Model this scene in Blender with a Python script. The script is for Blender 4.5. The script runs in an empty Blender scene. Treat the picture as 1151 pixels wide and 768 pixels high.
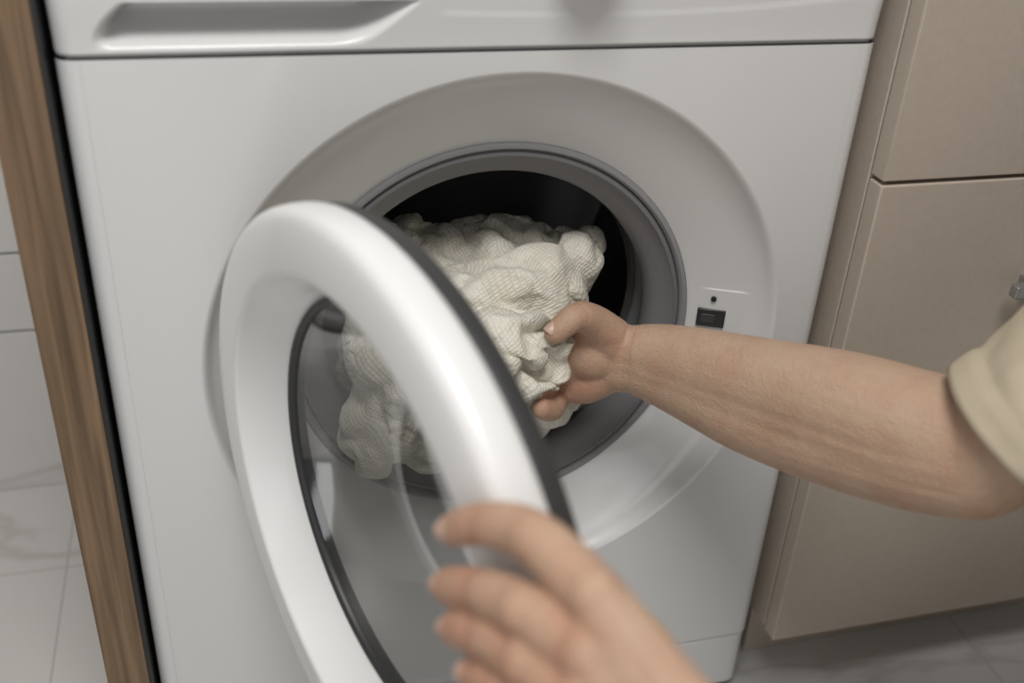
import bpy, bmesh, math, random
import numpy as np
from mathutils import Vector, Matrix, noise

random.seed(3)
scene = bpy.context.scene
COL = scene.collection

# ------------------------------------------------------------------ materials
def mat(name, color, rough=0.5, metal=0.0, coat=0.0, bump=None, var=None, spec=0.5):
    m = bpy.data.materials.new(name); m.use_nodes = True
    nt = m.node_tree; b = nt.nodes['Principled BSDF']
    b.inputs['Base Color'].default_value = (*color, 1)
    b.inputs['Roughness'].default_value = rough
    b.inputs['Metallic'].default_value = metal
    b.inputs['Coat Weight'].default_value = coat
    b.inputs['Coat Roughness'].default_value = .08
    b.inputs['Specular IOR Level'].default_value = spec
    tc = nt.nodes.new('ShaderNodeTexCoord')
    if var:
        sc, amt = var
        nz = nt.nodes.new('ShaderNodeTexNoise'); nz.inputs['Scale'].default_value = sc
        nz.inputs['Detail'].default_value = 4
        nt.links.new(tc.outputs['Object'], nz.inputs['Vector'])
        mx = nt.nodes.new('ShaderNodeMix'); mx.data_type = 'RGBA'
        mx.inputs[6].default_value = (*[c*(1-amt) for c in color], 1)
        mx.inputs[7].default_value = (*[min(1, c*(1+amt)) for c in color], 1)
        nt.links.new(nz.outputs['Fac'], mx.inputs[0])
        nt.links.new(mx.outputs[2], b.inputs['Base Color'])
    if bump:
        sc, st, dist = bump
        nz = nt.nodes.new('ShaderNodeTexNoise'); nz.inputs['Scale'].default_value = sc
        nz.inputs['Detail'].default_value = 5
        nt.links.new(tc.outputs['Object'], nz.inputs['Vector'])
        bp = nt.nodes.new('ShaderNodeBump'); bp.inputs['Strength'].default_value = st
        bp.inputs['Distance'].default_value = dist
        nt.links.new(nz.outputs['Fac'], bp.inputs['Height'])
        nt.links.new(bp.outputs['Normal'], b.inputs['Normal'])
    return m

M_enamel = mat('white_enamel', (.68, .68, .678), .28, coat=.3)
M_dishpl = mat('white_plastic', (.68, .68, .678), .32, coat=.15)
M_doorpl = mat('door_white_plastic', (.82, .82, .82), .30, coat=.2)
M_gasket = mat('grey_rubber', (.175, .175, .183), .5, bump=(60, .1, .001))
M_gasket2 = mat('grey_rubber_light', (.27, .27, .28), .5)
M_black = mat('black_plastic', (.012, .012, .013), .35)
M_seal = mat('dark_seal', (.03, .03, .032), .4)
M_darkgrey = mat('dark_grey_plastic', (.040, .040, .042), .45)
M_seam = mat('seam_grey', (.20, .20, .205), .7)
M_silver = mat('silver_trim', (.30, .27, .24), .4, metal=.3)
M_steel = mat('drum_steel', (.50, .50, .51), .30, metal=1.0, bump=(8, .05, .002))
M_handle = mat('brushed_nickel', (.42, .42, .42), .35, metal=.8)
M_wallp = mat('painted_wall', (.55, .54, .52), .8, bump=(80, .1, .001))
M_grout = mat('grout', (.42, .42, .41), .9)

def stretched(name, scale, c0, c1, bump, rough=.5):
    m = bpy.data.materials.new(name); m.use_nodes = True
    nt = m.node_tree; b = nt.nodes['Principled BSDF']; b.inputs['Roughness'].default_value = rough
    tc = nt.nodes.new('ShaderNodeTexCoord'); mp = nt.nodes.new('ShaderNodeMapping')
    mp.inputs['Scale'].default_value = scale
    nz = nt.nodes.new('ShaderNodeTexNoise'); nz.inputs['Scale'].default_value = 1.0
    nz.inputs['Detail'].default_value = 7; nz.inputs['Distortion'].default_value = .5
    cr = nt.nodes.new('ShaderNodeValToRGB')
    cr.color_ramp.elements[0].position = .3; cr.color_ramp.elements[0].color = (*c0, 1)
    cr.color_ramp.elements[1].position = .7; cr.color_ramp.elements[1].color = (*c1, 1)
    nt.links.new(tc.outputs['Object'], mp.inputs['Vector']); nt.links.new(mp.outputs[0], nz.inputs['Vector'])
    nt.links.new(nz.outputs['Fac'], cr.inputs[0]); nt.links.new(cr.outputs[0], b.inputs['Base Color'])
    bp = nt.nodes.new('ShaderNodeBump'); bp.inputs['Strength'].default_value = bump; bp.inputs['Distance'].default_value = .0006
    nt.links.new(nz.outputs['Fac'], bp.inputs['Height']); nt.links.new(bp.outputs['Normal'], b.inputs['Normal'])
    return m
M_wood = stretched('oak_veneer', (140, 140, 5), (.10, .060, .030), (.25, .16, .09), .2)
M_cab = stretched('beige_laminate', (160, 160, 160), (.445, .380, .318), (.475, .410, .343), .18)

def marble_mat(name, grid=None, off=(0, 0, 0)):
    m = bpy.data.materials.new(name); m.use_nodes = True
    nt = m.node_tree; b = nt.nodes['Principled BSDF']; b.inputs['Roughness'].default_value = .3
    tc = nt.nodes.new('ShaderNodeTexCoord')
    mo = nt.nodes.new('ShaderNodeMapping'); mo.inputs['Location'].default_value = off
    mo.inputs['Scale'].default_value = (.7, 1.8, 1.8)
    nt.links.new(tc.outputs['Object'], mo.inputs['Vector'])
    nz = nt.nodes.new('ShaderNodeTexNoise'); nz.inputs['Scale'].default_value = 1.7; nz.inputs['Detail'].default_value = 5
    nz.inputs['Distortion'].default_value = .5
    nt.links.new(mo.outputs[0], nz.inputs['Vector'])
    sub = nt.nodes.new('ShaderNodeMath'); sub.operation = 'SUBTRACT'; sub.inputs[1].default_value = .5
    ab = nt.nodes.new('ShaderNodeMath'); ab.operation = 'ABSOLUTE'
    nt.links.new(nz.outputs['Fac'], sub.inputs[0]); nt.links.new(sub.outputs[0], ab.inputs[0])
    cr = nt.nodes.new('ShaderNodeValToRGB')
    cr.color_ramp.elements[0].position = 0; cr.color_ramp.elements[0].color = (.50, .485, .465, 1)
    cr.color_ramp.elements[1].position = .014; cr.color_ramp.elements[1].color = (.62, .61, .595, 1)
    nt.links.new(ab.outputs[0], cr.inputs[0])
    out = cr.outputs[0]
    if grid:
        mp = nt.nodes.new('ShaderNodeMapping'); mp.inputs['Location'].default_value = (grid[2], grid[3], 0)
        nt.links.new(tc.outputs['Object'], mp.inputs['Vector'])
        br = nt.nodes.new('ShaderNodeTexBrick'); br.offset = 0
        br.inputs['Scale'].default_value = 1; br.inputs['Brick Width'].default_value = grid[0]
        br.inputs['Row Height'].default_value = grid[1]; br.inputs['Mortar Size'].default_value = .0013
        br.inputs['Mortar'].default_value = (.46, .455, .445, 1)
        nt.links.new(mp.outputs[0], br.inputs['Vector'])
        nt.links.new(out, br.inputs['Color1']); nt.links.new(out, br.inputs['Color2'])
        out = br.outputs['Color']
    nt.links.new(out, b.inputs['Base Color'])
    return m
M_floor = marble_mat('marble_floor_tile', (.52, .3, .433, -.05), (3.1, .4, 0))
M_tile = marble_mat('marble_wall_tile', None, (1.3, 0, 2.2))

def glass_mat():
    m = bpy.data.materials.new('door_glass'); m.use_nodes = True
    nt = m.node_tree; nt.nodes.remove(nt.nodes['Principled BSDF'])
    out = nt.nodes['Material Output']
    tr = nt.nodes.new('ShaderNodeBsdfTransparent'); tr.inputs[0].default_value = (.52, .53, .53, 1)
    gl = nt.nodes.new('ShaderNodeBsdfGlossy'); gl.inputs['Roughness'].default_value = .06
    lw = nt.nodes.new('ShaderNodeLayerWeight'); lw.inputs['Blend'].default_value = .5
    pw = nt.nodes.new('ShaderNodeMath'); pw.operation = 'POWER'; pw.inputs[1].default_value = 2.2
    ma = nt.nodes.new('ShaderNodeMath'); ma.operation = 'MULTIPLY_ADD'; ma.inputs[1].default_value = .75; ma.inputs[2].default_value = .12
    mx = nt.nodes.new('ShaderNodeMixShader')
    nt.links.new(lw.outputs['Facing'], pw.inputs[0]); nt.links.new(pw.outputs[0], ma.inputs[0])
    nt.links.new(ma.outputs[0], mx.inputs[0]); nt.links.new(tr.outputs[0], mx.inputs[1]); nt.links.new(gl.outputs[0], mx.inputs[2])
    nt.links.new(mx.outputs[0], out.inputs[0])
    return m
M_glass = glass_mat()

def skin_mat(name, base, red):
    m = bpy.data.materials.new(name); m.use_nodes = True
    nt = m.node_tree; b = nt.nodes['Principled BSDF']; b.inputs['Roughness'].default_value = .52
    b.inputs['Specular IOR Level'].default_value = .4
    b.inputs['Subsurface Weight'].default_value = .08
    b.inputs['Subsurface Radius'].default_value = (1, .4, .25); b.inputs['Subsurface Scale'].default_value = .003
    tc = nt.nodes.new('ShaderNodeTexCoord')
    at = nt.nodes.new('ShaderNodeAttribute'); at.attribute_name = 'flush'
    nz = nt.nodes.new('ShaderNodeTexNoise'); nz.inputs['Scale'].default_value = 35; nz.inputs['Detail'].default_value = 8
    nz.inputs['Roughness'].default_value = .6
    nt.links.new(tc.outputs['Object'], nz.inputs['Vector'])
    ad = nt.nodes.new('ShaderNodeMath'); ad.operation = 'MULTIPLY_ADD'; ad.inputs[1].default_value = 1.9; ad.inputs[2].default_value = -.80
    nt.links.new(nz.outputs['Fac'], ad.inputs[0])
    sm = nt.nodes.new('ShaderNodeMath'); sm.operation = 'ADD'; sm.use_clamp = True
    nt.links.new(ad.outputs[0], sm.inputs[0]); nt.links.new(at.outputs['Fac'], sm.inputs[1])
    mx = nt.nodes.new('ShaderNodeMix'); mx.data_type = 'RGBA'
    mx.inputs[6].default_value = (*base, 1); mx.inputs[7].default_value = (*red, 1)
    nt.links.new(sm.outputs[0], mx.inputs[0])
    av = nt.nodes.new('ShaderNodeAttribute'); av.attribute_name = 'vein'
    mv = nt.nodes.new('ShaderNodeMix'); mv.data_type = 'RGBA'; mv.inputs[7].default_value = (.36, .27, .22, 1)
    nt.links.new(av.outputs['Fac'], mv.inputs[0]); nt.links.new(mx.outputs[2], mv.inputs[6])
    nt.links.new(mv.outputs[2], b.inputs['Base Color'])
    n2 = nt.nodes.new('ShaderNodeTexNoise'); n2.inputs['Scale'].default_value = 240; n2.inputs['Detail'].default_value = 6
    nt.links.new(tc.outputs['Object'], n2.inputs['Vector'])
    n3 = nt.nodes.new('ShaderNodeTexVoronoi'); n3.inputs['Scale'].default_value = 850
    nt.links.new(tc.outputs['Object'], n3.inputs['Vector'])
    a2 = nt.nodes.new('ShaderNodeMath'); a2.operation = 'MULTIPLY_ADD'; a2.inputs[1].default_value = .6
    nt.links.new(n3.outputs['Distance'], a2.inputs[0]); nt.links.new(n2.outputs['Fac'], a2.inputs[2])
    bp = nt.nodes.new('ShaderNodeBump'); bp.inputs['Strength'].default_value = .7; bp.inputs['Distance'].default_value = .0011
    nt.links.new(a2.outputs[0], bp.inputs['Height']); nt.links.new(bp.outputs['Normal'], b.inputs['Normal'])
    return m
M_skin = skin_mat('skin', (.52, .36, .255), (.445, .25, .17))
M_nail = mat('nail', (.55, .37, .30), .35)
M_shirt = mat('beige_tshirt', (.53, .455, .335), .9, bump=(500, .3, .0008), var=(30, .04))
M_trouser = mat('trouser_cloth', (.03, .045, .035), .9, bump=(400, .3, .001))
M_hair = mat('brown_hair', (.05, .03, .02), .6, bump=(200, .6, .003))
M_eye = mat('eye', (.3, .25, .2), .1)

def towel_mat():
    m = bpy.data.materials.new('cream_knit'); m.use_nodes = True
    nt = m.node_tree; b = nt.nodes['Principled BSDF']; b.inputs['Roughness'].default_value = .95
    b.inputs['Specular IOR Level'].default_value = .1
    b.inputs['Sheen Weight'].default_value = .2; b.inputs['Sheen Roughness'].default_value = .6
    at = nt.nodes.new('ShaderNodeAttribute'); at.attribute_name = 'rest'
    VEC = at.outputs['Vector']
    L = nt.links.new
    def math_(op, a, bb=None, c=None, clamp=False):
        n = nt.nodes.new('ShaderNodeMath'); n.operation = op; n.use_clamp = clamp
        for i, v in enumerate((a, bb, c)):
            if v is None: continue
            if isinstance(v, (int, float)): n.inputs[i].default_value = v
            else: L(v, n.inputs[i])
        return n.outputs[0]
    def nz(scale, det=2, dist=0):
        n = nt.nodes.new('ShaderNodeTexNoise'); n.inputs['Scale'].default_value = scale; n.inputs['Detail'].default_value = det
        n.inputs['Distortion'].default_value = dist
        L(VEC, n.inputs['Vector']); return n.outputs['Fac']
    sp = nt.nodes.new('ShaderNodeSeparateXYZ'); L(VEC, sp.inputs[0])
    X, Y, Z = sp.outputs
    wob = math_('MULTIPLY', nz(32, 1), 13)
    d1 = math_('ADD', math_('ADD', math_('MULTIPLY', X, 980), math_('MULTIPLY', Z, 660)), wob)
    d2 = math_('ADD', math_('SUBTRACT', math_('MULTIPLY', Z, 980), math_('MULTIPLY', X, 660)), math_('ADD', math_('MULTIPLY', Y, 800), wob))
    knots = math_('POWER', math_('ABSOLUTE', math_('MULTIPLY', math_('SINE', d1), math_('SINE', d2))), .7)
    # clustered bobbles for the raised motif
    vo = nt.nodes.new('ShaderNodeTexVoronoi'); vo.feature = 'SMOOTH_F1'; vo.inputs['Scale'].default_value = 170
    vo.inputs['Smoothness'].default_value = .3
    L(VEC, vo.inputs['Vector'])
    bob = math_('SUBTRACT', 1, vo.outputs['Distance'])
    mask = math_('MULTIPLY_ADD', nz(36, 0, .7), 9, -4.4, True)
    h = math_('ADD', math_('MULTIPLY', math_('MULTIPLY', bob, mask), .75), math_('MULTIPLY', knots, .50))
    h = math_('ADD', h, math_('MULTIPLY', nz(900, 3), .35))
    bp = nt.nodes.new('ShaderNodeBump'); bp.inputs['Strength'].default_value = .65; bp.inputs['Distance'].default_value = .0019
    L(h, bp.inputs['Height']); L(bp.outputs['Normal'], b.inputs['Normal'])
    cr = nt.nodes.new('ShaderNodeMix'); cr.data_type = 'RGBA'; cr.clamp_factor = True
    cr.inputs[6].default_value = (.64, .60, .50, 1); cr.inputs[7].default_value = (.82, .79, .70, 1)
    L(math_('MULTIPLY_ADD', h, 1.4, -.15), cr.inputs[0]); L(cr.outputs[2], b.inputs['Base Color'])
    return m
M_towel = towel_mat()

# ------------------------------------------------------------------ helpers
def empty(name, loc=(0, 0, 0)):
    e = bpy.data.objects.new(name, None); e.location = loc; COL.objects.link(e); return e

def obj_from(name, verts, faces, m, parent=None, smooth=True, angle=35):
    me = bpy.data.meshes.new(name); me.from_pydata([tuple(v) for v in verts], [], faces); me.validate()
    bm = bmesh.new(); bm.from_mesh(me)
    bmesh.ops.recalc_face_normals(bm, faces=bm.faces)
    if smooth:
        for f in bm.faces: f.smooth = True
        for e in bm.edges:
            if len(e.link_faces) == 2 and e.calc_face_angle() > math.radians(angle): e.smooth = False
    bm.to_mesh(me); bm.free()
    if m: me.materials.append(m)
    o = bpy.data.objects.new(name, me); COL.objects.link(o)
    if parent: o.parent = parent
    return o

def lathe(name, prof, m, cx, cz, parent=None, segs=160, angle=40):
    V = []; F = []
    n = len(prof)
    for i in range(segs):
        a = 2*math.pi*i/segs
        for (r, y) in prof: V.append((cx+r*math.cos(a), y, cz+r*math.sin(a)))
    for i in range(segs):
        j = (i+1) % segs
        for k in range(n-1): F.append((i*n+k, i*n+k+1, j*n+k+1, j*n+k))
    return obj_from(name, V, F, m, parent, angle=angle)

def box(name, x0, x1, y0, y1, z0, z1, m, parent=None, bevel=.002, seg=3):
    bm = bmesh.new(); bmesh.ops.create_cube(bm, size=1)
    for v in bm.verts:
        v.co = Vector(((x0+x1)/2+v.co.x*(x1-x0), (y0+y1)/2+v.co.y*(y1-y0), (z0+z1)/2+v.co.z*(z1-z0)))
    if bevel: bmesh.ops.bevel(bm, geom=list(bm.edges), offset=bevel, segments=seg, affect='EDGES', profile=.5)
    me = bpy.data.meshes.new(name); bm.to_mesh(me); bm.free(); me.materials.append(m)
    for p in me.polygons: p.use_smooth = bevel > 0 and len(p.vertices) == 4 and p.area < (bevel*1.5)*max(x1-x0, y1-y0, z1-z0)
    o = bpy.data.objects.new(name, me); COL.objects.link(o)
    if parent: o.parent = parent
    return o

def sstep(a, b, x):
    t = max(0, min(1, (x-a)/(b-a))); return t*t*(3-2*t)

# ------------------------------------------------------------------ skinned organic forms
class Acc:
    def __init__(s): s.V = []; s.F = []; s.n = 0
    def add(s, V, F):
        s.V.append(V); s.F.extend([tuple(i+s.n for i in f) for f in F]); s.n += len(V)
_T = {}
def sph_t(seg):
    if seg in _T: return _T[seg]
    rings = seg//2; V = [(0, 0, 1)]
    for i in range(1, rings):
        p = math.pi*i/rings
        for k in range(seg):
            t = 2*math.pi*k/seg; V.append((math.sin(p)*math.cos(t), math.sin(p)*math.sin(t), math.cos(p)))
    V.append((0, 0, -1)); L = len(V)-1; F = []
    for k in range(seg):
        F.append((0, 1+k, 1+(k+1) % seg))
        for i in range(rings-2):
            a = 1+i*seg; F.append((a+k, a+seg+k, a+seg+(k+1) % seg, a+(k+1) % seg))
        a = 1+(rings-2)*seg; F.append((a+k, L, a+(k+1) % seg))
    _T[seg] = (np.array(V), F); return _T[seg]
def add_sphere(A, c, r, seg=20):
    V, F = sph_t(seg); A.add(V*np.array(r if hasattr(r, '__len__') else (r, r, r))+np.array(c), F)
def add_cone(A, p0, r0, p1, r1, seg=20):
    p0, p1 = Vector(p0), Vector(p1); ax = p1-p0
    if ax.length < 1e-6: return
    q = Vector((0, 0, 1)).rotation_difference(ax.normalized())
    a1 = q @ Vector((1, 0, 0)); a2 = q @ Vector((0, 1, 0)); V = []
    for (p, r) in ((p0, r0), (p1, r1)):
        for k in range(seg):
            t = 2*math.pi*k/seg; V.append(tuple(p+a1*math.cos(t)*r+a2*math.sin(t)*r))
    F = [(k, (k+1) % seg, seg+(k+1) % seg, seg+k) for k in range(seg)]
    F += [tuple(range(seg-1, -1, -1)), tuple(range(seg, 2*seg))]
    A.add(np.array(V), F)
def catmull(pts, sub=5):
    P = [Vector(p) for p in pts]; out = []
    for i in range(len(P)-1):
        p0 = P[max(0, i-1)]; p1 = P[i]; p2 = P[i+1]; p3 = P[min(len(P)-1, i+2)]
        for k in range(sub):
            t = k/sub
            out.append(.5*((2*p1)+(p2-p0)*t+(2*p0-5*p1+4*p2-p3)*t*t+(3*p1-p0-3*p2+p3)*t**3))
    out.append(P[-1]); return out
def chain(A, pts, sub=4, seg=20):
    c = catmull(pts, sub)
    for a in c: add_sphere(A, a[:3], a[3], seg)
    for a, b in zip(c[:-1], c[1:]): add_cone(A, a[:3], a[3], b[:3], b[3], seg)
def organic(name, build, voxel, smooth_it, m, parent, post=None, factor=.5):
    A = Acc(); build(A)
    me = bpy.data.meshes.new(name+'_src'); me.from_pydata(np.concatenate(A.V).tolist(), [], A.F)
    tmp = bpy.data.objects.new(name+'_src', me); COL.objects.link(tmp)
    md = tmp.modifiers.new('r', 'REMESH'); md.mode = 'VOXEL'; md.voxel_size = voxel; md.use_smooth_shade = True
    ms = tmp.modifiers.new('s', 'SMOOTH'); ms.factor = factor; ms.iterations = smooth_it
    dg = bpy.context.evaluated_depsgraph_get(); dg.update()
    new = bpy.data.meshes.new_from_object(tmp.evaluated_get(dg)); new.name = name
    bpy.data.objects.remove(tmp)
    for p in new.polygons: p.use_smooth = True
    new.materials.clear(); new.materials.append(m)
    o = bpy.data.objects.new(name, new); COL.objects.link(o)
    if parent: o.parent = parent
    if post: post(new)
    return o
def get_co(me):
    a = np.empty(len(me.vertices)*3, dtype=np.float32); me.vertices.foreach_get('co', a); return a.reshape(-1, 3)
def get_no(me):
    a = np.empty(len(me.vertices)*3, dtype=np.float32); me.vertices.foreach_get('normal', a); return a.reshape(-1, 3)
def set_co(me, a):
    me.vertices.foreach_set('co', a.astype(np.float32).ravel()); me.update()

# ------------------------------------------------------------------ towel (cloth relaxed over a bundle, done first while the scene is empty)
BL = [((.028, .130, .478), (.086, .062, .045)), ((-.035, .135, .474), (.062, .062, .050)), ((.077, .120, .484), (.030, .042, .030)),
      ((.0, .080, .468), (.055, .055, .047)), ((-.030, .045, .430), (.050, .050, .050)), ((-.074, .040, .390), (.034, .038, .042)),
      ((-.040, .035, .376), (.044, .034, .034)), ((.004, .008, .472), (.040, .030, .038)), ((.022, -.010, .457), (.028, .020, .036)),
      ((.034, -.016, .482), (.024, .016, .018)), ((.043, -.018, .469), (.020, .016, .021)), ((.036, -.018, .452), (.017, .016, .018)),
      ((.052, -.014, .486), (.014, .013, .013)),
      ((.010, -.006, .440), (.028, .022, .030)),
      ((.052, .085, .362), (.034, .040, .042)), ((.0, .130, .390), (.10, .075, .085))]
def make_towel():
    core = organic('core', lambda A: [add_sphere(A, c, tuple(max(.006, k-.008) for k in r), 28) for c, r in BL], .006, 4, M_towel, None)
    tw = organic('towel_src', lambda A: [add_sphere(A, c, r, 28) for c, r in BL], .0038, 8, M_towel, None)
    me = tw.data
    rest = get_co(me).copy()
    for v in me.vertices:
        p = v.co.copy(); w = noise.noise_vector(p*8)*.6
        q = Vector((p.x*26+p.z*15, p.y*11, p.z*12-p.x*9))+w*2
        v.co += v.normal*(.013*(abs(noise.noise(q))*2-.3)+.0012*noise.noise(p*80))
    vg = tw.vertex_groups.new(name='pin')
    pins = [v.index for v in me.vertices if (v.co-Vector((.045, -.016, .475))).length < .018 or v.co.y > .165 or v.co.z < .350]
    vg.add(pins, 1, 'REPLACE')
    core.modifiers.new('col', 'COLLISION'); core.collision.thickness_outer = .002
    cm = tw.modifiers.new('cloth', 'CLOTH'); s = cm.settings
    s.quality = 6; s.mass = .12
    s.tension_stiffness = 12; s.compression_stiffness = 12; s.shear_stiffness = 4; s.bending_stiffness = .20
    s.air_damping = 4; s.vertex_group_mass = 'pin'; s.shrink_min = -.33
    s.effector_weights.gravity = .07
    cm.collision_settings.distance_min = .002
    cm.collision_settings.use_self_collision = False
    cm.point_cache.frame_start = 1; cm.point_cache.frame_end = 26
    for f in range(1, 27): scene.frame_set(f)
    dg = bpy.context.evaluated_depsgraph_get()
    new = bpy.data.meshes.new_from_object(tw.evaluated_get(dg)); new.name = 'towel'
    co_ = get_co(new)
    ok = bool(np.isfinite(co_).all()) and float(np.abs(co_).max()) < .8
    bpy.data.objects.remove(core)
    if not ok: new = me.copy()
    bpy.data.objects.remove(tw)
    scene.frame_set(1)
    at = new.attributes.new('rest', 'FLOAT_VECTOR', 'POINT')
    at.data.foreach_set('vector', rest.astype(np.float32).ravel())
    o = bpy.data.objects.new('towel', new); COL.objects.link(o)
    for p in new.polygons: p.use_smooth = True
    new.materials.clear(); new.materials.append(M_towel)
    sm = o.modifiers.new('soft', 'SMOOTH'); sm.factor = .5; sm.iterations = 1
    ss = o.modifiers.new('s', 'SUBSURF'); ss.levels = 1; ss.render_levels = 2
    return o
make_towel()

# ------------------------------------------------------------------ washing machine
WM = empty('washing_machine')
CX, CZ = .013, .460
R0 = .245
ZB, ZT = .088, .7195
XE = .284
angs = [2*math.pi*i/176 for i in range(176)]
for (x, z) in ((XE, ZT), (-XE, ZT), (-XE, ZB), (XE, ZB)):
    angs.append(math.atan2(z-CZ, x-CX) % (2*math.pi))
angs = sorted(set(round(a, 6) for a in angs))
def rectpt(a):
    c, s = math.cos(a), math.sin(a); t = 1e9
    if c > 1e-9: t = min(t, (XE-CX)/c)
    if c < -1e-9: t = min(t, (-XE-CX)/c)
    if s > 1e-9: t = min(t, (ZT-CZ)/s)
    if s < -1e-9: t = min(t, (ZB-CZ)/s)
    return CX+c*t, CZ+s*t
dish = [(.2445, 0), (.2425, .0010), (.2405, .0032), (.2385, .0064), (.235, .0110), (.229, .0155), (.221, .0200), (.211, .0245), (.200, .0295), (.190, .0345), (.182, .0385), (.1775, .0410), (.1765, .047)]
def dish_y(r):
    for (ra, ya), (rb, yb) in zip(dish[:-1], dish[1:]):
        if rb <= r <= ra: return ya+(yb-ya)*(ra-r)/(ra-rb)
    return 0
V = []; F = []
n = 2+len(dish)
for a in angs:
    x, z = rectpt(a); V.append((x, 0, z))
    V.append((CX+(R0+.0005)*math.cos(a), 0, CZ+(R0+.0005)*math.sin(a)))
    for (r, y) in dish: V.append((CX+r*math.cos(a), y, CZ+r*math.sin(a)))
N = len(angs)
for i in range(N):
    j = (i+1) % N
    for k in range(n-1): F.append((i*n+k, i*n+k+1, j*n+k+1, j*n+k))
obj_from('front_panel', V, F, M_enamel, WM, angle=30)
def wrap(sgn, z0, z1, name):
    prof = [(XE-.0001, 0), (XE+.003, 0.0)]
    for k in range(1, 9):
        a = k/8*math.pi/2; prof.append((XE+.003+.013*math.sin(a), .013*(1-math.cos(a))))
    prof += [(.300, .02), (.300, .50)]
    V = []; F = []
    for z in (z0, z1):
        for (x, y) in prof: V.append((sgn*x, y, z))
    m = len(prof)
    for k in range(m-1): F.append((k, k+1, m+k+1, m+k))
    obj_from(name, V, F, M_enamel, WM, angle=50)
for s, nm in ((-1, 'side_a'), (1, 'side_b')):
    wrap(s, ZB, ZT, nm)
box('body_back', -.299, .299, .49, .50, .012, .85, M_enamel, WM, 0)
box('top_lid', -.299, .299, .0, .50, .848, .868, M_enamel, WM, .006)
for s in (-1, 1):
    box('side_upper', s*.298-.002, s*.298+.002, .018, .50, .7215, .85, M_enamel, WM, 0)
    box('side_lower', s*.298-.002, s*.298+.002, .018, .50, .012, .0855, M_enamel, WM, 0)
box('seam_backing', -.292, .292, .004, .012, .70, .7228, M_seam, WM, 0)
box('seam_backing_low', -.292, .292, .004, .012, .082, .10, M_seam, WM, 0)

def xround(x):
    ax = abs(x)
    if ax > .285:
        t = min(1, (ax-.285)/.015); return .015*(1-math.sqrt(max(0, 1-t*t)))
    return 0
ZS0, ZS1 = .7245, .7560
def scoop(x, z):
    v = (z-ZS0)/(ZS1-ZS0)
    if v < 0 or v > 1: return 0
    xl = -.276+.022*v*v; xr = -.100+.040*v
    if x <= xl or x >= xr: return 0
    e = sstep(0, .014, x-xl)*sstep(0, .030, xr-x)
    return .038*e*sstep(.02, .65, v)*sstep(0, .05, 1-v)
def heightfield(name, z0, z1, nx, nz, fn, m):
    V = []; F = []
    for j in range(nz+1):
        z = z0+(z1-z0)*j/nz
        for i in range(nx+1):
            x = -.30+.60*i/nx
            V.append((x, fn(x, z, z0, z1), z))
    w = nx+1
    for j in range(nz):
        for i in range(nx):
            F.append((j*w+i, j*w+i+1, (j+1)*w+i+1, (j+1)*w+i))
    return obj_from(name, V, F, m, WM, angle=60)
def f_panel(x, z, z0, z1):
    y = xround(x)
    e = min(z-z0, z1-z)
    y += .003*(1-sstep(0, .003, e))
    y -= .003*sstep(0, .05, z-z0)
    y += scoop(x, z)
    zc = .745+.35*abs(x-.06)**2.2
    y += .0006*sstep(-.003, .003, z-zc)*sstep(-.052, -.040, x)
    return y
heightfield('control_panel', .7205, .848, 420, 150, f_panel, M_dishpl)
def f_kick(x, z, z0, z1):
    return xround(x)+.003*(1-sstep(0, .003, min(z-z0, z1-z)))
heightfield('kick_plate', .012, .0868, 120, 30, f_kick, M_dishpl)
lathe('programme_knob', [(.0, -.034), (.02, -.034), (.024, -.030), (.026, -.006), (.028, -.0)], M_doorpl, .05, .80, WM, 48)
box('display', .12, .22, -.0075, -.002, .782, .818, M_black, WM, .001)
for k in range(4): 
    lathe('foot', [(.0, .0), (.018, .0), (.018, .012), (.0, .012)], M_black, 0, 0, WM, 24).matrix_local = Matrix.Translation(((-.26, .26)[k % 2], (.05, .45)[k//2], 0)) @ Matrix.Rotation(math.pi/2, 4, 'X')

# gasket
lathe('gasket_collar', [(.1775, .053), (.1775, .0415), (.1755, .0385), (.1730, .0382), (.1710, .0405), (.1705, .0445)], M_gasket2, CX, CZ, WM)
lathe('gasket', [(.1710, .050), (.1702, .0435), (.1680, .0410), (.1655, .0410), (.1640, .0440), (.1560, .0490), (.1500, .0530), (.1475, .0565), (.1460, .0610), (.1452, .067), (.147, .075), (.155, .082), (.168, .087), (.168, .102), (.156, .106), (.1540, .110), (.1560, .114)], M_gasket, CX, CZ, WM, angle=60)
# drum with rolled mouth lip
prof = [(.170, .118), (.156, .112), (.1490, .108), (.1465, .112), (.1490, .118), (.158, .121), (.20, .125), (.228, .129), (.236, .135)]
for k in range(1, 25):
    y = .135+k*.012; prof.append((.236-(.0015 if k % 2 else 0), y))
prof += [(.22, .430), (.12, .436), (.0, .430)]
lathe('drum', prof, M_steel, CX, CZ, WM, 128)
for k in range(3):
    a = math.radians(20+120*k)
    V = []; F = []
    for j in range(9):
        t = j/8; y = .15+t*.25; h = .055*math.sin(math.pi*min(1, max(0.08, t*.9+.08)))**.5
        for s, rr in ((-.028, 0), (-.012, h), (.012, h), (.028, 0)):
            rad = .236-rr; V.append((CX+rad*math.cos(a)-s*math.sin(a), y, CZ+rad*math.sin(a)+s*math.cos(a)))
    for j in range(8):
        for q in range(3): F.append((j*4+q, j*4+q+1, j*4+q+5, j*4+q+4))
    obj_from('drum_paddle', V, F, M_steel, WM, angle=50)
box('tub_dark', -.27, .27, .445, .455, .15, .80, M_black, WM, 0)
lathe('tub_shell', [(.168, .09), (.245, .10), (.248, .44), (.0, .444)], M_black, CX, CZ, WM, 64)

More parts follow.
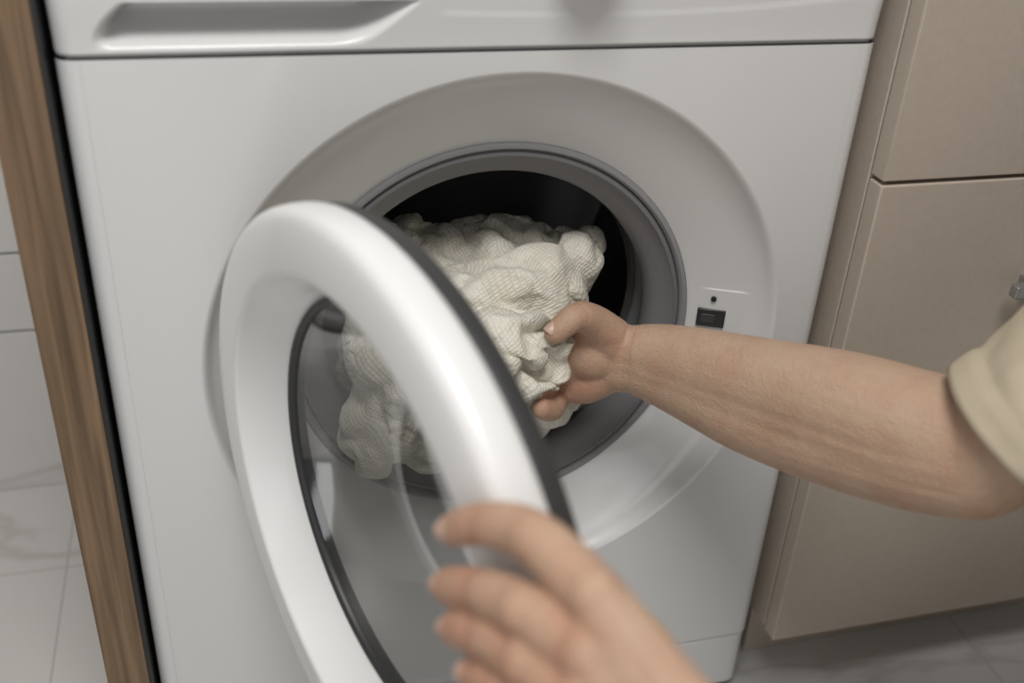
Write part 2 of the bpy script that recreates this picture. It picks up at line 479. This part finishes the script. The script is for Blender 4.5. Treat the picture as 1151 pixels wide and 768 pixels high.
# latch plate conforming to the dish slope (right side)
LP = empty('latch_plate'); LP.parent = WM
V = []; F = []
nu, nv = 36, 40
for j in range(nv+1):
    z = .4360+(.4975-.4360)*j/nv
    for i in range(nu+1):
        x = .1925+(.2405-.1925)*i/nu
        rr = math.hypot(x-CX, z-CZ)
        hgt = .0012*sstep(0, 1, (nv-j)/1)*sstep(0, 8, (nu-i))*sstep(0, 12, i)*sstep(0, 22, j)-.0002
        V.append((x, dish_y(rr)-hgt, z))
w_ = nu+1
for j in range(nv):
    for i in range(nu): F.append((j*w_+i, j*w_+i+1, (j+1)*w_+i+1, (j+1)*w_+i))
obj_from('plate', V, F, M_enamel, LP, angle=30)
LQ = empty('latch_parts'); LQ.parent = LP
def latch_box(nm, u0, u1, z0, z1, h0, h1, m, bev):
    return box(nm, u0, u1, h0, h1, z0, z1, m, LQ, bev)
latch_box('latch_recess', -.0125, .0125, -.0095, .0080, -.0030, .004, M_black, .0010)
latch_box('latch_slot', -.009, .004, -.005, .0035, -.0036, .0, M_darkgrey, .0008)
lathe('latch_pin', [(.0, -.0038), (.0022, -.0038), (.0026, -.0032), (.0026, .001)], M_black, 0, .019, LQ, 20)
LQ.location = (.2100, dish_y(.2100-CX)+.0002, .468)
LQ.rotation_euler = (0, 0, math.atan2(-.0245, .054))

# door (built closed round its own centre, then swung about the hinge)
DR = .212
TH = math.radians(70)
door = empty('door'); door.parent = WM
hinge = Vector((-.200, -.010, .475))
outer = [(.2085, .006), (.2108, .0035), (.2118, .000), (.2122, -.006), (.2120, -.0120), (.2112, -.0150), (.2094, -.0178), (.2068, -.0196), (.2035, -.0206), (.1960, -.0216), (.1860, -.0222), (.1760, -.0222), (.1728, -.0220), (.1712, -.0212), (.1703, -.0196), (.1696, -.0175), (.1650, -.0085), (.1590, .0030), (.1545, .0105), (.1520, .0130), (.1500, .0135)]
lathe('door_ring', outer, M_doorpl, 0, 0, door, 200, angle=60)
lathe('door_back', [(.2085, .006), (.2090, .008), (.2085, .015), (.2050, .0200), (.1990, .0215)], M_darkgrey, 0, 0, door, 160)
lathe('door_inner_frame', [(.1990, .0215), (.1960, .0245), (.1850, .0260), (.165, .0255), (.1520, .0235), (.1500, .020)], M_silver, 0, 0, door, 160)
lathe('door_seal', [(.1512, .0130), (.1520, .0108), (.1508, .0092), (.1480, .0092), (.1465, .0115), (.1460, .016), (.1470, .020), (.1500, .0225)], M_seal, 0, 0, door, 160, angle=60)
lathe('door_glass', [(.1465, .014), (.1430, .021), (.1380, .030), (.1300, .042), (.1200, .052), (.1080, .059), (.0950, .063), (.080, .0655), (.06, .067), (.03, .068), (.0008, .0682)], M_glass, 0, 0, door, 160)
box('hinge_arm', -.222, -.198, -.004, .014, -.05, .05, M_silver, door, .003)
door.matrix_local = Matrix.Translation(hinge) @ Matrix.Rotation(-TH, 4, 'Z') @ Matrix.Translation((DR, 0, 0))

# ------------------------------------------------------------------ person
def hand_post(joints, tips, creases, tendons=()):
    def post(me):
        co = get_co(me); no = get_no(me)
        fl = np.zeros(len(co)); vn = np.zeros(len(co))
        for (p, r, s) in joints+tips:
            dd = np.linalg.norm(co-np.array(p), axis=1); fl += s*np.exp(-(dd/r)**2)
        off = np.zeros(len(co))
        for (p, ax, rad, dep) in creases:
            p = np.array(p); ax = np.array(ax); ax = ax/np.linalg.norm(ax)
            rel = co-p; s = rel@ax; dist = np.linalg.norm(rel, axis=1)
            for o_ in (-.0028, 0.0, .0028):
                off -= dep*np.exp(-((s-o_)/.0011)**2)*(dist < rad)
        for (a, b, w, h, col) in tendons:
            a = np.array(a); b = np.array(b); ab = b-a; t = np.clip(((co-a)@ab)/(ab@ab), 0, 1)
            side = np.cross(ab/np.linalg.norm(ab), np.array((0, -.6, .6)))
            c = a+t[:, None]*ab+side*(.003*np.sin(t*7+h*3000))[:, None]
            dist = np.linalg.norm(co-c, axis=1)
            g = np.exp(-(dist/w)**2)*np.sin(np.pi*np.clip(t, 0, 1))**.5
            off += h*g; vn += col*g
        set_co(me, co+no*off[:, None])
        at = me.attributes.new('flush', 'FLOAT', 'POINT'); at.data.foreach_set('value', np.clip(fl, 0, 1).astype(np.float32))
        at = me.attributes.new('vein', 'FLOAT', 'POINT'); at.data.foreach_set('value', np.clip(vn, 0, .6).astype(np.float32))
    return post
def nail(name, tip, prev, up, w, l, parent, off):
    tip = Vector(tip); ax = (tip-Vector(prev)).normalized(); up = Vector(up); up = (up-ax*up.dot(ax)).normalized(); sd = ax.cross(up)
    V = []; F = []
    for i in range(9):
        u = i/8*2-1
        for j in range(9):
            v = j/8*2-1
            sc = 1-.12*abs(v)**3
            V.append(tip+ax*(v*l/2*(1-.15*u*u))+sd*(u*w/2*sc)+up*(off-.32*w*u*u-.0012*max(0, v)**2))
    for i in range(8):
        for j in range(8): F.append((i*9+j, i*9+j+1, (i+1)*9+j+1, (i+1)*9+j))
    return obj_from(name, V, F, M_nail, parent)

PER = empty('kneeling_person')

# --- left hand holding the door rim
LI = [(-.068, -.4294, .6174), (-.084, -.394, .6224), (-.0996, -.3696, .6115), (-.1085, -.355, .598)]
LM = [(-.0747, -.4432, .6005), (-.092, -.4117, .5985), (-.1048, -.3846, .5862), (-.1135, -.3665, .574)]
LR = [(-.0805, -.4555, .5865), (-.0940, -.4260, .5830), (-.1060, -.3985, .5730), (-.1135, -.3825, .5625)]
LK = [(-.0845, -.4655, .5730), (-.0945, -.4405, .5690), (-.1045, -.4170, .5625), (-.1100, -.4030, .5540)]
LT = [(-.048, -.478, .576), (-.036, -.440, .560), (-.024, -.402, .550), (-.030, -.370, .546)]
LW = (-.0404, -.5013, .5937)
def b_left(A):
    for f, rr in ((LI, (.0130, .0116, .0102, .0088)), (LM, (.0130, .0119, .0106, .0092)), (LR, (.0124, .0114, .0102, .0088)), (LK, (.0115, .0102, .0091, .0079))):
        chain(A, [(*p, r) for p, r in zip(f, rr)], 3)
        add_sphere(A, Vector(f[1])+Vector((-.001, -.0012, .0012)), rr[1]+.0004)
        k = Vector(f[0])
        add_sphere(A, k+Vector((-.001, -.002, .003)), rr[0]-.0008)
        chain(A, [(*k, rr[0]), (*(k.lerp(Vector(LW), .55)), .0155), (*LW, .019)], 3)
    chain(A, [(*LW, .018), (*LT[0], .0165), (*LT[1], .0125), (*LT[2], .0112), (*LT[3], .0090)], 4)
    for q in (.3, .6, .9):
        p = Vector(LI[0]).lerp(Vector(LK[0]), q); chain(A, [(*p, .0125), (*(p.lerp(Vector(LW), .6)), .016), (*LW, .018)], 3)
    chain(A, [(-.044, -.500, .596, .0185), (.00, -.540, .555, .023), (.06, -.592, .495, .032), (.13, -.640, .44, .040), (.17, -.665, .41, .042)], 4)
    chain(A, [(-.032, -.504, .588, .0185), (.00, -.540, .550, .023), (.06, -.592, .485, .032)], 3)
    chain(A, [(.17, -.665, .41, .042), (.28, -.68, .53, .046), (.36, -.68, .63, .05)], 3)
cr = []
for f in (LI, LM, LR, LK):
    for i in (1, 2):
        cr.append((f[i], Vector(f[i+1])-Vector(f[i-1]), .018, .0008))
jl = [(f[i], .015, .9) for f in (LI, LM, LR, LK) for i in (0, 1, 2)]
tl = [(f[3], .013, .9) for f in (LI, LM, LR, LK)]
tn = [(Vector(f[0])+Vector((-.004, -.004, .011)), Vector(LW)+Vector((-.004, -.004, .018)), .003, .0012, .2) for f in (LI, LM, LR)]
organic('left_arm', b_left, .0015, 5, M_skin, PER, hand_post(jl, tl, cr, tn))
for i, f in enumerate((LI, LM, LR, LK)):
    tip = Vector(f[3]); prev = Vector(f[2])
    nail('left_nail_%d' % (i+1), tip+(tip-prev)*.10, prev, (-.75, -.45, .55), .0125, .013, PER, .0089-.0004*i)

# --- right arm reaching into the drum
RT = [(.098, -.012, .482), (.079, -.018, .502), (.060, -.028, .514), (.042, -.034, .505)]
RI = [(.062, .030, .476), (.042, .046, .470), (.028, .050, .462), (.018, .044, .458)]
RM = [(.060, .032, .460), (.038, .046, .452), (.024, .046, .446), (.014, .038, .446)]
RR = [(.060, .022, .444), (.048, .000, .440), (.042, -.020, .446), (.034, -.034, .455)]
RK = [(.064, .004, .430), (.052, -.018, .427), (.042, -.038, .433), (.031, -.047, .442)]
RW = (.111, -.013, .462)
def b_right(A):
    chain(A, [(*RT[0], .0185), (*RT[1], .0147), (*RT[2], .0122), (*RT[3], .0096)], 4)
    for f, rr in ((RI, (.0115, .0098, .0088, .0075)), (RM, (.0115, .0100, .009, .0078)), (RR, (.012, .0108, .0096, .0084)), (RK, (.0125, .0108, .0098, .0086))):
        chain(A, [(*p, r) for p, r in zip(f, rr)], 3)
        k = Vector(f[0]); chain(A, [(*k, rr[0]+.001), (*(k.lerp(Vector(RW), .5)), .0165), (*RW, .021)], 3)
    chain(A, [(.104, -.012, .452, .019), (.082, -.006, .436, .0190), (.066, .000, .432, .0150)], 3)
    chain(A, [(.108, -.012, .468, .020), (.096, -.012, .482, .0190), (.080, -.010, .494, .0160)], 3)
    chain(A, [(.100, -.008, .462, .021), (.084, -.008, .464, .022), (.070, -.004, .468, .019), (.064, .000, .450, .018)], 3)
    k_ = 1.06
    up = [(.104, -.010, .467, .0208), (.122, -.024, .473, .0230), (.145, -.047, .477, .0265*k_), (.187, -.103, .486, .0330*k_), (.229, -.163, .497, .0387*k_), (.262, -.212, .504, .0402*k_), (.285, -.243, .512, .0395*k_)]
    lo = [(.106, -.014, .453, .0208), (.122, -.026, .457, .0230), (.145, -.048, .458, .0268*k_), (.187, -.104, .461, .0345*k_), (.229, -.164, .473, .0387*k_), (.262, -.214, .486, .0390*k_), (.280, -.243, .497, .0370*k_)]
    mid = [tuple((a+b)/2 for a, b in zip(p[:3], q[:3]))+(p[3]+.0004,) for p, q in zip(up, lo)]
    chain(A, up, 5, 24); chain(A, lo, 5, 24); chain(A, mid, 5, 24)
    chain(A, [(.283, -.244, .503, .042), (.298, -.260, .545, .043), (.331, -.278, .605, .046), (.367, -.301, .690, .05)], 5, 24)
crr = [((.117, -.02, .462), (.8, -.6, .1), .036, .0007), (RT[2], Vector(RT[3])-Vector(RT[1]), .016, .0006), (RK[1], Vector(RK[2])-Vector(RK[0]), .014, .0006), (RK[2], Vector(RK[3])-Vector(RK[1]), .013, .0005)]
jr = [(RT[1], .016, .4), (RT[2], .014, .45), ((.075, 0, .43), .03, .6), ((.062, .01, .424), .02, .6), ((.10, -.01, .46), .035, .3), ((.28, -.24, .46), .05, .35), ((.09, -.02, .485), .02, .3)]
tr_ = [(RT[3], .014, .6), (RK[3], .02, .6), (RK[1], .02, .5)]
ten = [((.112, -.035, .468), (.185, -.132, .482), .0036, .0026, .12), ((.112, -.034, .457), (.165, -.110, .466), .0030, .0022, .12),
       ((.180, -.144, .465), (.265, -.254, .484), .0036, .0022, .5), ((.215, -.180, .497), (.150, -.078, .487), .003, .0018, .5),
       ((.235, -.215, .462), (.19, -.150, .448), .003, .0018, .4), ((.262, -.250, .486), (.275, -.275, .52), .004, .0012, .3),
       ((.245, -.210, .510), (.190, -.139, .490), .003, .0018, .4),
       ((.150, -.095, .445), (.250, -.235, .460), .016, .0016, 0), ((.160, -.095, .502), (.262, -.240, .535), .016, .0014, 0)]
organic('right_arm', b_right, .0015, 9, M_skin, PER, hand_post(jr, tr_, crr, ten))
nail('right_thumb_nail', Vector(RT[3])+Vector((-.001, 0, 0)), RT[2], (-.1, .05, .98), .0125, .014, PER, .0098)

# --- t-shirt: loose sleeve tube + torso
def ringtube(name, pts, m, parent, seg=96, wrinkle=.0, thick=.0022):
    V = []; F = []
    n = len(pts)
    for i, (c, r, ax) in enumerate(pts):
        c = Vector(c); ax = Vector(ax).normalized()
        a1 = ax.cross(Vector((0, 1, .2))).normalized(); a2 = ax.cross(a1).normalized()
        for k in range(seg):
            t = 2*math.pi*k/seg
            w = noise.noise(Vector((math.cos(t)*1.6, math.sin(t)*1.6, i*.10)))+.35*noise.noise(Vector((math.cos(t)*3+i*.12, math.sin(t)*3, i*.2)))
            rr = r*(1+wrinkle*w*min(1, .35+i/10))
            V.append(c+a1*math.cos(t)*rr+a2*math.sin(t)*rr)
    for i in range(n-1):
        for k in range(seg):
            l = (k+1) % seg; F.append((i*seg+k, i*seg+l, (i+1)*seg+l, (i+1)*seg+k))
    o = obj_from(name, V, F, m, parent)
    s = o.modifiers.new('thick', 'SOLIDIFY'); s.thickness = thick; s.offset = 1
    return o
H = Vector((.2885, -.2545, .529)); S = Vector((.380, -.305, .684))
axs = (S-H)
pts = []
for i in range(40):
    t = i/39; c = H.lerp(S, t)
    r = .0525+.004*t+(.0010 if i < 5 else 0) - (.0009 if i in (5, 6) else 0)
    pts.append((c, r, axs))
ringtube('right_sleeve', pts, M_shirt, PER, wrinkle=.13)
def b_torso(A):
    chain(A, [(.380, -.305, .68, .055), (.42, -.40, .745, .075), (.44, -.50, .77, .085), (.42, -.60, .745, .075), (.38, -.68, .68, .062), (.30, -.68, .56, .056)], 4, 28)
    for y in (-.42, -.50, -.58):
        chain(A, [(.44, y, .72, .095), (.48, y, .60, .11), (.53, y, .45, .11), (.58, y, .30, .115)], 3, 28)
organic('tshirt', b_torso, .006, 8, M_shirt, PER)
def b_tr(A):
    for s in (-1, 1):
        yk = -.50+s*.13
        chain(A, [(.58, -.50+s*.08, .26, .115), (.45, yk, .19, .095), (.28, yk-.02, .10, .068)], 4, 24)
        chain(A, [(.28, yk-.02, .085, .066), (.45, yk, .07, .060), (.66, yk, .055, .045)], 4, 24)
organic('trousers', b_tr, .007, 6, M_trouser, PER)
for s in (-1, 1):
    yk = -.50+s*.13
    organic('shoe', lambda A: chain(A, [(.66, yk, .05, .04), (.74, yk, .045, .042), (.78, yk, .05, .036)], 3), .006, 4, M_darkgrey, PER)
def b_head(A):
    add_sphere(A, (.415, -.485, .975), (.098, .076, .105), 28)
    add_sphere(A, (.370, -.475, .925), (.058, .054, .055), 24)
    chain(A, [(.445, -.50, .80, .062), (.435, -.49, .88, .054), (.43, -.488, .94, .06)], 3)
    chain(A, [(.322, -.468, .975, .009), (.302, -.465, .945, .013)], 3)
    chain(A, [(.322, -.488, .908, .008), (.318, -.466, .909, .009), (.322, -.448, .908, .008)], 2)
    for s in (-1, 1):
        add_sphere(A, (.425, -.485+s*.078, .955), (.017, .009, .030))
        add_sphere(A, (.335, -.468+s*.031, .985), (.014, .020, .010))
organic('head', b_head, .004, 5, M_skin, PER)
def b_hair(A):
    add_sphere(A, (.428, -.487, 1.000), (.102, .084, .098), 28)
    add_sphere(A, (.465, -.49, .955), (.070, .080, .085), 28)
organic('hair', b_hair, .005, 3, M_hair, PER)
for s in (-1, 1):
    organic('eye', lambda A: add_sphere(A, (.326, -.468+s*.031, .972), (.008, .012, .007)), .0015, 1, M_eye, PER)

# ------------------------------------------------------------------ cabinet, wood panel, room
CAB = empty('drawer_cabinet')
x0, x1 = .3125, .912
box('carcass', x0, x1, -.006, .50, .10, .86, M_cab, CAB, .001)
box('lower_drawer_front', x0, x1, -.027, -.008, .098, .611, M_cab, CAB, .0015)
box('upper_drawer_front', x0, x1, -.027, -.008, .6145, .855, M_cab, CAB, .0015)
box('toe_kick', x0+.02, x1, .05, .065, .0, .10, M_cab, CAB, 0)
box('countertop', x0, x1+.01, -.035, .51, .862, .89, M_wood, CAB, .002)
for z in (.507, .745):
    box('handle', .455, .63, -.052, -.042, z, z+.012, M_handle, CAB, .0015)
    for xx in (.476, .612): box('handle_post', xx, xx+.010, -.045, -.026, z+.001, z+.011, M_handle, CAB, 0)
WP = empty('wood_end_panel')
box('board', -.3415, -.3065, -.006, .515, .0, .90, M_wood, WP, .001)
box('edge_strip', -.3063, -.3033, -.0070, .50, .0, .90, M_black, WP, .0005)  # thin black strip in the gap between board and machine

RX0, RX1, RY0, RY1, RH = -1.1, 1.9, -2.6, .52, 2.5
box('floor', RX0-.1, RX1+.1, RY0-.1, RY1+.1, -.05, 0, M_floor, None, 0)
box('ceiling', RX0-.1, RX1+.1, RY0-.1, RY1+.1, RH, RH+.05, M_wallp, None, 0)
wb = box('wall_back', RX0-.1, RX1+.1, RY1+.008, RY1+.10, 0, RH, M_grout, None, 0)
rows = [(.0, .2385), (.2415, .3445), (.3475, .6475), (.6505, .9505), (.9535, 1.2535), (1.2565, 1.5565), (1.5595, 1.8595), (1.8625, 2.1625), (2.1655, 2.495)]
for (a, b_) in rows:
    x = RX0-.17
    while x < RX1:
        o = box('tile', max(x, RX0)+.001, min(RX1, x+.6)-.001, RY1, RY1+.01, a, b_, M_tile, wb, .0012, 2)
        x += .6
box('wall_left', RX0-.1, RX0, RY0-.1, RY1, 0, RH, M_wallp, None, 0)
box('wall_right', RX1, RX1+.1, RY0-.1, RY1, 0, RH, M_wallp, None, 0)

# ------------------------------------------------------------------ lights
def area(name, loc, target, size, power, color=(1, 1, 1), sy=None):
    l = bpy.data.lights.new(name, 'AREA'); l.energy = power; l.size = size; l.color = color
    if sy: l.shape = 'RECTANGLE'; l.size_y = sy
    o = bpy.data.objects.new(name, l); COL.objects.link(o); o.location = loc
    o.rotation_euler = (Vector(target)-Vector(loc)).to_track_quat('-Z', 'Y').to_euler()
    return o
area('ceiling_light', (-.25, -.88, 2.25), (-.12, -.78, 0), .7, 28, (1, .985, .96))
area('window_light_a', (-.95, -2.5, .95), (-.6, 0, .8), .34, 3.8, (.98, .985, 1), 1.7)
area('window_light_b', (-.40, -2.5, .95), (-.2, 0, .8), .34, 3.8, (.98, .985, 1), 1.7)
w = bpy.data.worlds.new('world'); scene.world = w; w.use_nodes = True
w.node_tree.nodes['Background'].inputs[0].default_value = (.89, .89, .89, 1)
w.node_tree.nodes['Background'].inputs[1].default_value = .26

# ------------------------------------------------------------------ camera
r = Vector((0.9665, -0.0871, 0.2416)).normalized(); d = Vector((-0.0489, 0.8613, 0.5062)); d = (d-r*d.dot(r)).normalized(); nn = r.cross(d)
right = Vector((r.x, nn.x, -d.x)); down = Vector((r.y, nn.y, -d.y)); fwd = Vector((r.z, nn.z, -d.z))
cam = bpy.data.cameras.new('camera'); co = bpy.data.objects.new('camera', cam); COL.objects.link(co)
Mx = Matrix.Identity(4)
for i in range(3):
    Mx[i][0] = right[i]; Mx[i][1] = -down[i]; Mx[i][2] = -fwd[i]
Mx[0][3], Mx[1][3], Mx[2][3] = -.195, -.724, .922
co.matrix_world = Mx
cam.sensor_width = 36; cam.lens = 37.22; cam.clip_start = .02
cam.dof.use_dof = True; cam.dof.focus_distance = .90; cam.dof.aperture_fstop = 3.4
scene.camera = co
scene.view_settings.view_transform = 'Standard'
scene.view_settings.look = 'None'
